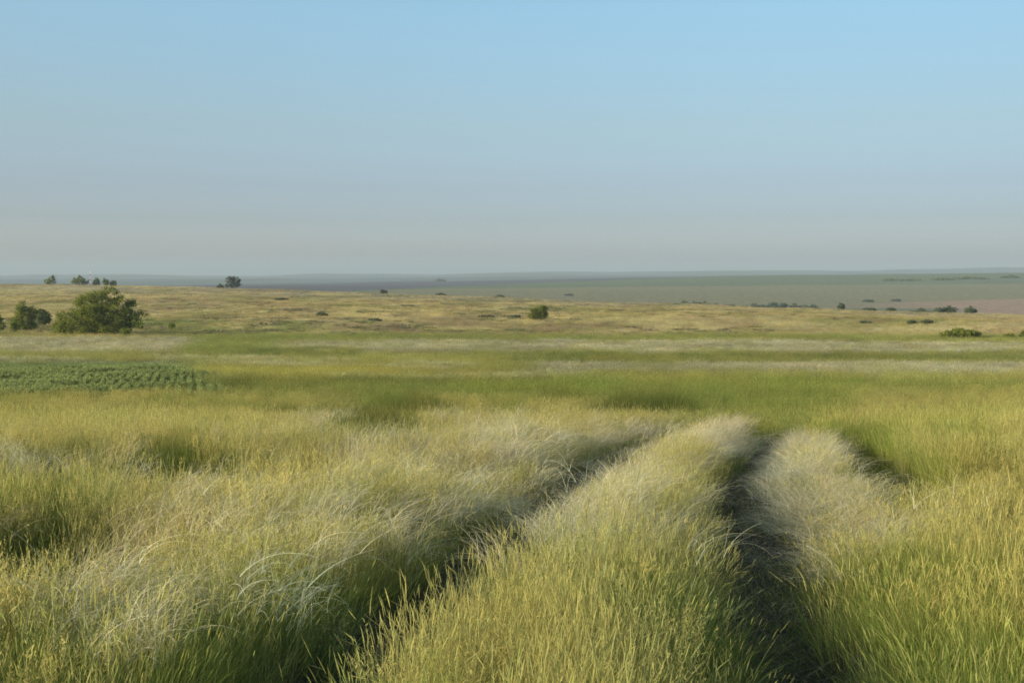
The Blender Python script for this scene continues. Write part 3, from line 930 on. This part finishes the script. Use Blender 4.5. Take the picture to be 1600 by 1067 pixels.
def crown(lobes, n, leaf, seed, clump=18):
    """leaf clumps through the volume of ellipsoid lobes (cx, cy, cz, rx, ry, rz)"""
    g = np.random.default_rng(seed)
    lobes = np.array(lobes, float)
    vol = lobes[:, 3] * lobes[:, 4] * lobes[:, 5]; pr = vol ** .75; pr /= pr.sum()
    # twig clumps: each lobe carries some dozens of clumps near its surface, leaves sit in clumps
    nc = max(14, n // clump)
    li = g.choice(len(lobes), nc, p=pr)
    d = g.normal(0, 1, (nc, 3)); d /= np.linalg.norm(d, axis=1)[:, None]
    rr = g.uniform(.35, 1.0, nc) ** .5 * g.uniform(.82, 1.14, nc)
    C = lobes[li, :3] + d * rr[:, None] * lobes[li, 3:]
    C = C[C[:, 2] > .02]
    nc = len(C)
    ci = g.integers(0, nc, n)
    size = np.cbrt(vol).mean()
    sp = np.clip(.16 * size, leaf * 1.1, 1e9)
    p = C[ci] + g.normal(0, 1, (n, 3)) * sp * np.array((1, 1, .75))
    p[:, 2] = np.abs(p[:, 2]) * (p[:, 2] > 0) + np.abs(p[:, 2]) * .3 * (p[:, 2] <= 0)
    a = g.normal(0, 1, (n, 3)); a /= np.linalg.norm(a, axis=1)[:, None]
    b = np.cross(a, g.normal(0, 1, (n, 3))); b /= np.linalg.norm(b, axis=1)[:, None]
    s = leaf * g.uniform(.6, 1.4, n)[:, None]
    V = np.stack([p - a * s, p + b * s * .55, p + a * s, p - b * s * .55], 1).reshape(-1, 3)
    Fc = np.arange(4 * n).reshape(-1, 4)
    shade = g.uniform(0, 1, nc)[ci] * .6 + g.uniform(0, 1, n) * .4
    A = np.zeros((n, 4, 3)); A[..., 1] = shade[:, None]
    return V, Fc, A.reshape(-1, 3)


def limbs(lobes, H, r0, seed, spread=.12):
    g = np.random.default_rng(seed + 5)
    parts = []
    c = np.array(lobes, float)
    nst = min(len(c), 7)
    for k in range(nst):
        e = c[k, :3]; b = np.array((e[0] * spread, e[1] * spread, -.15))
        m1 = b + (e - b) * .4 + g.normal(0, .04, 3) * H; m1[2] = max(m1[2], .3 * e[2])
        m2 = b + (e - b) * .75 + g.normal(0, .04, 3) * H
        q = r0 * (1 if k == 0 else .6)
        parts.append(tube([b, b + (m1 - b) * .5, m1, m2, e + np.array((0, 0, c[k, 5] * .5))], [q, q * .8, q * .55, q * .35, q * .1]))
    return join2(parts)


def plant(name, label, cat, base, lobes, n, leaf, kind, seed, group=None, trunk=True, r0=None):
    root = bpy.data.objects.new(name, None); COL.objects.link(root); root.location = base
    root.empty_display_size = .5
    tag(root, label, cat, group)
    V, Fc, A = crown(lobes, n, leaf, seed, 60 if n > 20000 else 24)
    o = mesh_obj('crown', V, Fc, LEAF[kind], root); add_col(o, 'bl', A)
    if trunk:
        H = max(l[2] + l[5] for l in lobes)
        Vt, Ft = limbs(lobes, H, r0 or H * .03, seed)
        mesh_obj('trunk' if 'tree' in name else 'stems', Vt, Ft, M_BARK, root, smooth=True)
    return root


def px_plant(name, label, cat, x0, x1, yt, yb, kind, seed, shape=None, depth=None, nlob=6, n=1500, group=None, leaf=None, trunk=True, start=2.5):
    """a bush or tree standing on the land where the photo shows it; shape = lobes in unit box (x -1..1, y, z 0..1)"""
    xm = (x0 + x1) / 2
    if depth is None:
        X, Yd, Zd = hit(xm, yb, start=start)
    else:
        Yd = depth; X = ray(xm, yb)[0] * Yd; Zd = float(height(np.array([X]), np.array([Yd]))[0])
    W = (x1 - x0) / F * Yd / 2
    H = max(CAMZ + ray(xm, yt)[2] * Yd - Zd, W * .12)
    g = np.random.default_rng(seed)
    if shape is None:
        shape = []
        for k in range(nlob):
            x = g.uniform(-.62, .62); z = g.uniform(.3, .75) * (1 - .45 * abs(x))
            shape.append((x, g.uniform(-.5, .5), z, g.uniform(.28, .42), g.uniform(.28, .42), min(g.uniform(.22, .34), 1 - z)))
        shape.append((0, 0, .4, .6, .6, .4)); shape.append((g.uniform(-.25, .25), 0, .72, .32, .32, .26))
    lob = [(a * W, b * W, c * H, d * W, e * W, f * H) for a, b, c, d, e, f in shape]
    lf = leaf or max(.10, Yd * .00055)
    return plant(name, label, cat, (X, Yd, Zd - .05), lob, n, lf, kind, seed, group, trunk)


BIG = [(.10, 0, .70, .34, .34, .25), (.16, .1, .90, .15, .15, .10), (.45, 0, .55, .34, .36, .26), (-.20, .1, .55, .36, .36, .22), (-.55, 0, .34, .36, .36, .20),
       (.68, -.1, .34, .26, .3, .22), (-.1, -.2, .30, .5, .4, .25), (.35, -.1, .25, .5, .4, .24), (-.75, -.1, .20, .24, .26, .16), (.88, .1, .42, .14, .14, .05), (.80, 0, .60, .1, .1, .08),
       (.40, .1, .80, .12, .12, .08), (-.45, -.1, .10, .42, .42, .12), (.25, -.15, .10, .5, .5, .12), (.05, 0, .42, .4, .4, .25), (.62, .1, .66, .16, .2, .1), (-.32, .1, .72, .14, .2, .08)]
px_plant('broad_tree', 'large broad many stemmed tree, the biggest in the picture, casting a long shadow', 'tree', 80, 226, 445, 524, 'mid', 1, BIG, n=30000, leaf=.16)
px_plant('bush', 'tall light green bush left of the big tree with a pointed top', 'bush', 17, 58, 468, 516, 'mid', 2,
         [(-.15, 0, .72, .42, .4, .26), (.1, 0, .42, .75, .6, .36), (.6, .2, .60, .42, .36, .24), (-.55, 0, .28, .45, .5, .26), (.3, 0, .15, .8, .6, .16)], n=7000, leaf=.15)
px_plant('bush', 'rounded dark bush between the pointed bush and the big tree', 'bush', 48, 86, 478, 510, 'dark', 3, n=3600, leaf=.15)
px_plant('bush', 'bright green bush cut off by the left edge', 'bush', -14, 8, 484, 520, 'bright', 4, n=2400, leaf=.13)
px_plant('bush', 'small yellow green bush in front of the pointed bush', 'bush', 11, 30, 498, 519, 'bright', 5, n=1600, leaf=.12)
px_plant('bush', 'bright leafy sapling at the foot of the big tree', 'bush', 184, 207, 508, 526, 'bright', 6, n=900, leaf=.12)
px_plant('bush', 'small bright bush touching the right side of the big tree', 'bush', 212, 229, 500, 515, 'bright', 7, n=900, leaf=.12)
px_plant('bush', 'lone small yellowish bush right of the big tree', 'bush', 260, 278, 502, 515, 'bright', 8, n=900, leaf=.12)
px_plant('bush', 'dark low bush under the left side of the big tree', 'bush', 88, 116, 502, 523, 'mid', 9, n=1800, leaf=.13)
# skyline
SK = 'trees on the left skyline'
px_plant('skyline_tree', 'leaning tree alone at the far left of the skyline', 'tree', 68, 87, 430, 444, 'mid', 11,
         [(-.4, 0, .35, .5, .5, .3), (.2, 0, .6, .4, .4, .26), (.5, 0, .82, .32, .32, .2), (.3, 0, .3, .6, .5, .3)], n=1000, group=SK, depth=770)
px_plant('skyline_tree', 'broad skyline tree just left of the radio mast', 'tree', 110, 139, 430, 445, 'mid', 12,
         [(-.45, 0, .35, .45, .4, .32), (.05, 0, .62, .4, .4, .36), (.5, 0, .35, .5, .4, .26)], n=1200, group=SK, depth=765)
px_plant('skyline_tree', 'small dark skyline tree just right of the radio mast', 'tree', 143, 157, 434, 446, 'dark', 13, n=700, group=SK, depth=760)
px_plant('skyline_tree', 'pointed skyline tree right of the dark one by the mast', 'tree', 157, 171, 433, 446, 'mid', 14, n=700, group=SK, depth=757)
px_plant('skyline_tree', 'lowest skyline tree at the right end of the mast group', 'tree', 170, 184, 438, 447, 'dark', 15, n=600, group=SK, depth=755)
px_plant('poplar_tree', 'tall full skyline tree standing alone right of the mast group', 'tree', 352, 377, 430, 451, 'grey', 16,
         [(-.3, 0, .5, .5, .5, .46), (-.2, 0, .75, .4, .4, .25), (.45, 0, .42, .5, .5, .38), (.7, 0, .3, .3, .3, .3), (-.7, 0, .4, .25, .3, .35)], n=2000, depth=735)
px_plant('bush', 'tiny bush left of the lone skyline tree', 'bush', 337, 351, 444, 451, 'dark', 17, n=400, depth=735)
# steppe
px_plant('round_bush', 'dark rounded double crowned bush alone in the middle of the steppe', 'bush', 825, 857, 477, 500, 'mid', 18,
         [(.35, 0, .6, .55, .5, .38), (-.45, 0, .42, .5, .5, .38), (.1, 0, .35, .8, .6, .35), (.55, 0, .8, .3, .3, .2)], n=7000, leaf=.15)
px_plant('bush', 'wide low dark bush on the right side of the steppe', 'bush', 1468, 1538, 513, 529, 'mid', 19, nlob=14, n=9000, leaf=.15)
px_plant('bush', 'low bush right of the wide one near the right edge', 'bush', 1566, 1592, 520, 529, 'mid', 20, n=1200, leaf=.13)
px_plant('bush', 'dark bush cut off by the right edge', 'bush', 1588, 1618, 516, 529, 'mid', 21, n=1600, leaf=.13)
DK = 'low dark shrubs on the steppe'
for j, (a, b, c, d, lab) in enumerate(((490, 515, 486, 494, 'low dark shrub left of the lone double crowned bush'), (575, 597, 496, 502, 'flat grey green shrub on the steppe between low dark shrub and lone bush'),
                                       (425, 452, 464, 469, 'flat shrub on the upper steppe right of the lone skyline tree'), (1415, 1432, 499, 505, 'left of two small shrubs above the wide right hand bush'),
                                       (1437, 1460, 498, 505, 'right of two small shrubs above the wide right hand bush'), (1340, 1362, 501, 505, 'thin dark shrub left of the two small shrubs at right'),
                                       (790, 822, 490, 497, 'low shrub touching the left of the lone double crowned bush'), (745, 775, 490, 496, 'flat shrub further left of the lone double crowned bush'))):
    px_plant('low_shrub', lab, 'shrub', a, b, c + (d - c) * .3, d, 'grey' if j in (1, 2, 7) else 'dusk', 30 + j, n=2200, group=DK, leaf=.15, trunk=False)
# brow at right
BR = 'bushes along the brow at the right'
for j, (a, b, c, d, k, lab) in enumerate(((1308, 1321, 473, 483, 'dusk', 'single small upright bush on the brow right of centre'),
                                          (1380, 1402, 480, 487, 'dusk', 'small low bush on the right hand brow'),
                                          (1418, 1458, 482, 489, 'dusk', 'flat bush left of the two large brow bushes'),
                                          (1458, 1499, 477, 490, 'dusk', 'left of the two large bushes on the right hand brow'),
                                          (1504, 1533, 478, 492, 'dusk', 'right of the two large bushes on the right hand brow'),
                                          (1340, 1372, 481, 486, 'dusk', 'lowest bush at the left end of the right hand brow'))):
    dd = np.interp((a + b) / 2, PX, CRD) * 1.0
    px_plant('brow_bush', lab, 'bush', a, b, c, d + 1, k, 50 + j, n=3000, group=BR, depth=dd, leaf=.22)
# valley beyond
VB = 'trees along the valley beyond the brow'
vb = ((1025, 1046, 473, 480), (1046, 1058, 475, 480), (1061, 1078, 466, 481), (1079, 1094, 470, 481), (1093, 1106, 469, 482), (1106, 1122, 472, 482), (1122, 1146, 474, 482),
      (1150, 1170, 475, 483), (1170, 1186, 472, 483), (1186, 1200, 475, 483), (1200, 1216, 468, 484), (1214, 1232, 471, 484), (1232, 1258, 473, 484), (1258, 1282, 474, 484))
words = ('leftmost low tree of the valley row', 'second small tree in the valley row', 'tallest round tree in the left half of the valley row', 'tree right of the tallest round valley tree',
         'fifth tree of the valley row, rather tall', 'sixth tree of the valley row, middling', 'wide low tree near the middle of the valley row', 'low tree right of the middle of the valley row',
         'peaked tree in the right half of the valley row', 'low tree before the tall right hand valley trees', 'tallest tree in the right half of the valley row', 'tree right of the tallest right hand valley tree',
         'wide tree near the right end of the valley row', 'last low tree at the right end of the valley row')
for j, (a, b, c, d) in enumerate(vb):
    px_plant('valley_tree', words[j], 'tree', a - 5, b + 5, c + 1 + (j * 7 % 3), d, 'dusk', 70 + j, n=1600, group=VB, depth=1020 + 8 * j)
FB = 'far bushes on the fields'
for j, (a, b, c, d, dep, lab) in enumerate(((592, 605, 451, 459, 690, 'small far tree at the plateau edge left of centre'), (680, 699, 456, 461, 680, 'wider far bush at the plateau edge near centre'),
                                            (770, 790, 459, 464, 660, 'far bush at the plateau edge above the lone bush'), 
                                            (676, 696, 435.5, 439, 3000, 'hazy copse on the far dark field'), (1344, 1368, 467, 472, -1050, 'left of two far bushes below the tan field at right'),
                                            (1391, 1410, 466.5, 471, -1050, 'right of two far bushes below the tan field at right'), (880, 899, 459, 462, -1050, 'faint bush on the far tan slope'))):
    px_plant('far_bush', lab, 'bush', a, b, c + 2, d, 'grey', 90 + j, n=1200, group=FB, depth=dep if dep > 0 else None, start=abs(dep), trunk=False)
FT = 'distant tree belts on the green field'
for j, (a, b, c, d, lab) in enumerate(((1380, 1398, 435.5, 439, 'left short piece of distant tree belt'), (1400, 1440, 436, 439, 'thin middle piece of distant tree belt'), (1455, 1490, 434, 438, 'thin piece of belt left of the dark belt'),
                                       (1488, 1545, 431.5, 436.5, 'longest darkest distant tree belt'), (1563, 1592, 429.5, 434.5, 'distant tree belt near the right edge'))):
    g_ = np.random.default_rng(200 + j)
    sh = [(x, 0, .3 * (1 - x * x) + .15, g_.uniform(.12, .22), .16, (.45 - .35 * x * x) * g_.uniform(.5, 1.1)) for x in np.linspace(-.9, .9, 11) + g_.normal(0, .04, 11)]
    px_plant('tree_belt', lab, 'tree belt', a, b, c + .6, d, 'mid', 110 + j, sh, n=1800, group=FT, start=1200, leaf=1.3, trunk=False)


# ------------------------------------------------------------------ radio mast
def build_mast():
    Yd = 1250.0; X = ray(141, 440)[0] * Yd
    Zd = float(height(np.array([X]), np.array([Yd]))[0])
    top = CAMZ + ray(141, 424)[2] * Yd
    H = top - Zd
    root = bpy.data.objects.new('radio_mast', None); COL.objects.link(root); root.location = (X, Yd, Zd - .2)
    tag(root, 'thin red and white lattice radio mast on the left skyline', 'mast')
    mr = plain_mat('mast_red', (.42, .10, .07), .6, .1); mw = plain_mat('mast_white', (.7, .68, .66), .6, .05)
    ns = 8
    corner = [np.array((math.cos(a), math.sin(a), 0)) for a in (PI / 2, PI / 2 + 2 * PI / 3, PI / 2 + 4 * PI / 3)]
    wd = lambda z: 1.3 - .75 * z / H
    for s in range(ns):
        z0, z1 = H * s / ns, H * (s + 1) / ns
        parts = []
        for c in corner:
            parts.append(tube([c * wd(z0) + (0, 0, z0), c * wd(z1) + (0, 0, z1)], [.10, .10], 5))
        nb = 3
        for k in range(nb):
            za, zb = z0 + (z1 - z0) * k / nb, z0 + (z1 - z0) * (k + 1) / nb
            for i in range(3):
                a, b = corner[i], corner[(i + 1) % 3]
                parts.append(tube([a * wd(za) + (0, 0, za), b * wd(zb) + (0, 0, zb)], [.045, .045], 4))
                parts.append(tube([a * wd(zb) + (0, 0, zb), b * wd(zb) + (0, 0, zb)], [.04, .04], 4))
        V, Fc = join2(parts)
        mesh_obj('lattice_section', V, Fc, mr if s % 2 == 0 else mw, root)
    V, Fc = tube([(0, 0, H - .1), (0, 0, H + 2.5)], [.1, .05], 6)
    mesh_obj('antenna', V, Fc, mw, root)


build_mast()

# ------------------------------------------------------------------ sky, sun, air
SUN_EL = R(14.5); SUN_AZ_FROM_Y = R(-104)             # measured from +Y (view) clockwise: the sun is at the left, a little behind
sd = np.array((math.sin(SUN_AZ_FROM_Y) * math.cos(SUN_EL), math.cos(SUN_AZ_FROM_Y) * math.cos(SUN_EL), math.sin(SUN_EL)))
from mathutils import Vector
sl = bpy.data.lights.new('sun', 'SUN'); sl.energy = 4.3; sl.angle = R(.53); sl.color = (1, .87, .68)
so = bpy.data.objects.new('sun', sl); COL.objects.link(so)
so.rotation_euler = Vector(sd).to_track_quat('Z', 'Y').to_euler()
so.location = (-40, -10, 30)

w = bpy.data.worlds.new('World'); scene.world = w; w.use_nodes = True
nt = w.node_tree; nt.nodes.clear()
out = nt.nodes.new('ShaderNodeOutputWorld'); bg = nt.nodes.new('ShaderNodeBackground')
sky = nt.nodes.new('ShaderNodeTexSky'); sky.sky_type = 'NISHITA'; sky.sun_disc = False
sky.sun_elevation = SUN_EL; sky.sun_rotation = SUN_AZ_FROM_Y
sky.altitude = 200; sky.air_density = 1.0; sky.dust_density = 2.0; sky.ozone_density = 2.0
bg.inputs['Strength'].default_value = .15
tcw = nt.nodes.new('ShaderNodeTexCoord'); sx = nt.nodes.new('ShaderNodeSeparateXYZ'); rp = nt.nodes.new('ShaderNodeValToRGB')
nt.links.new(tcw.outputs['Generated'], sx.inputs[0]); nt.links.new(sx.outputs['Z'], rp.inputs[0])
el = rp.color_ramp.elements                      # drier, clearer air aloft: trims the warm glow low in the sky
el[0].position = .012; el[0].color = (.98, 1.06, 1.52, 1)
e = el.new(.024); e.color = (.83, .895, 1.24, 1)
el[1].position = .22; el[1].color = (.90, 1.0, .96, 1)
e = el.new(.047); e.color = (.68, .74, .995, 1)
e = el.new(.075); e.color = (.665, .685, .85, 1)
e = el.new(.127); e.color = (.77, .78, .79, 1)
mu = nt.nodes.new('ShaderNodeVectorMath'); mu.operation = 'MULTIPLY'
nt.links.new(sky.outputs[0], mu.inputs[0]); nt.links.new(rp.outputs[0], mu.inputs[1])
# the sky pales a little less away from the middle of the view than the model has it
xx = nt.nodes.new('ShaderNodeMath'); xx.operation = 'MULTIPLY'; nt.links.new(sx.outputs['X'], xx.inputs[0]); nt.links.new(sx.outputs['X'], xx.inputs[1])
mr = nt.nodes.new('ShaderNodeMapRange'); nt.links.new(xx.outputs[0], mr.inputs['Value'])
mr.inputs['From Max'].default_value = .18; mr.inputs['To Min'].default_value = 1.0; mr.inputs['To Max'].default_value = .855
m2 = nt.nodes.new('ShaderNodeVectorMath'); m2.operation = 'SCALE'; nt.links.new(mu.outputs[0], m2.inputs[0]); nt.links.new(mr.outputs[0], m2.inputs['Scale'])
nt.links.new(m2.outputs[0], bg.inputs['Color']); nt.links.new(bg.outputs[0], out.inputs['Surface'])


def build_haze():
    hw = 13500.0; z0, z1 = -75.0, 95.0; y0, y1 = -300.0, 12500.0
    V = [(x, y, z) for z in (z0, z1) for y in (y0, y1) for x in (-hw, hw)]
    Fc = [(0, 2, 3, 1), (4, 5, 7, 6), (0, 1, 5, 4), (2, 6, 7, 3), (0, 4, 6, 2), (1, 3, 7, 5)]
    m, nt, out = new_mat('air')
    p = node(nt, 'ShaderNodeVolumePrincipled'); p.inputs['Density'].default_value = HAZE
    p.inputs['Density Attribute'].default_value = ''
    p.inputs['Color'].default_value = HAZE_COL; p.inputs['Anisotropy'].default_value = .0
    nt.links.new(p.outputs[0], out.inputs['Volume'])
    m.cycles.volume_sampling = 'DISTANCE'
    o = mesh_obj('haze', V, Fc, m); tag(o, 'thin pale blue air haze over the whole plain', 'haze', kind='stuff')


HAZE = 1.5e-4
HAZE_COL = (.49, .60, .645, 1)
build_haze()

# ------------------------------------------------------------------ render settings
scene.view_settings.view_transform = 'Standard'
scene.view_settings.look = 'None'
scene.view_settings.exposure = 0.76
scene.view_settings.gamma = 1.0
scene.view_settings.use_curve_mapping = False
cy = scene.cycles
cy.max_bounces = 7; cy.diffuse_bounces = 5; cy.glossy_bounces = 1; cy.transmission_bounces = 5; cy.transparent_max_bounces = 4; cy.volume_bounces = 0
cy.use_denoising = True
cy.denoising_prefilter = 'NONE'
cy.pixel_filter_type = 'BLACKMAN_HARRIS'
cy.filter_width = 1.7
cy.denoiser = 'OPENIMAGEDENOISE'
cy.denoising_input_passes = 'RGB_ALBEDO_NORMAL'
cy.sample_clamp_indirect = 4
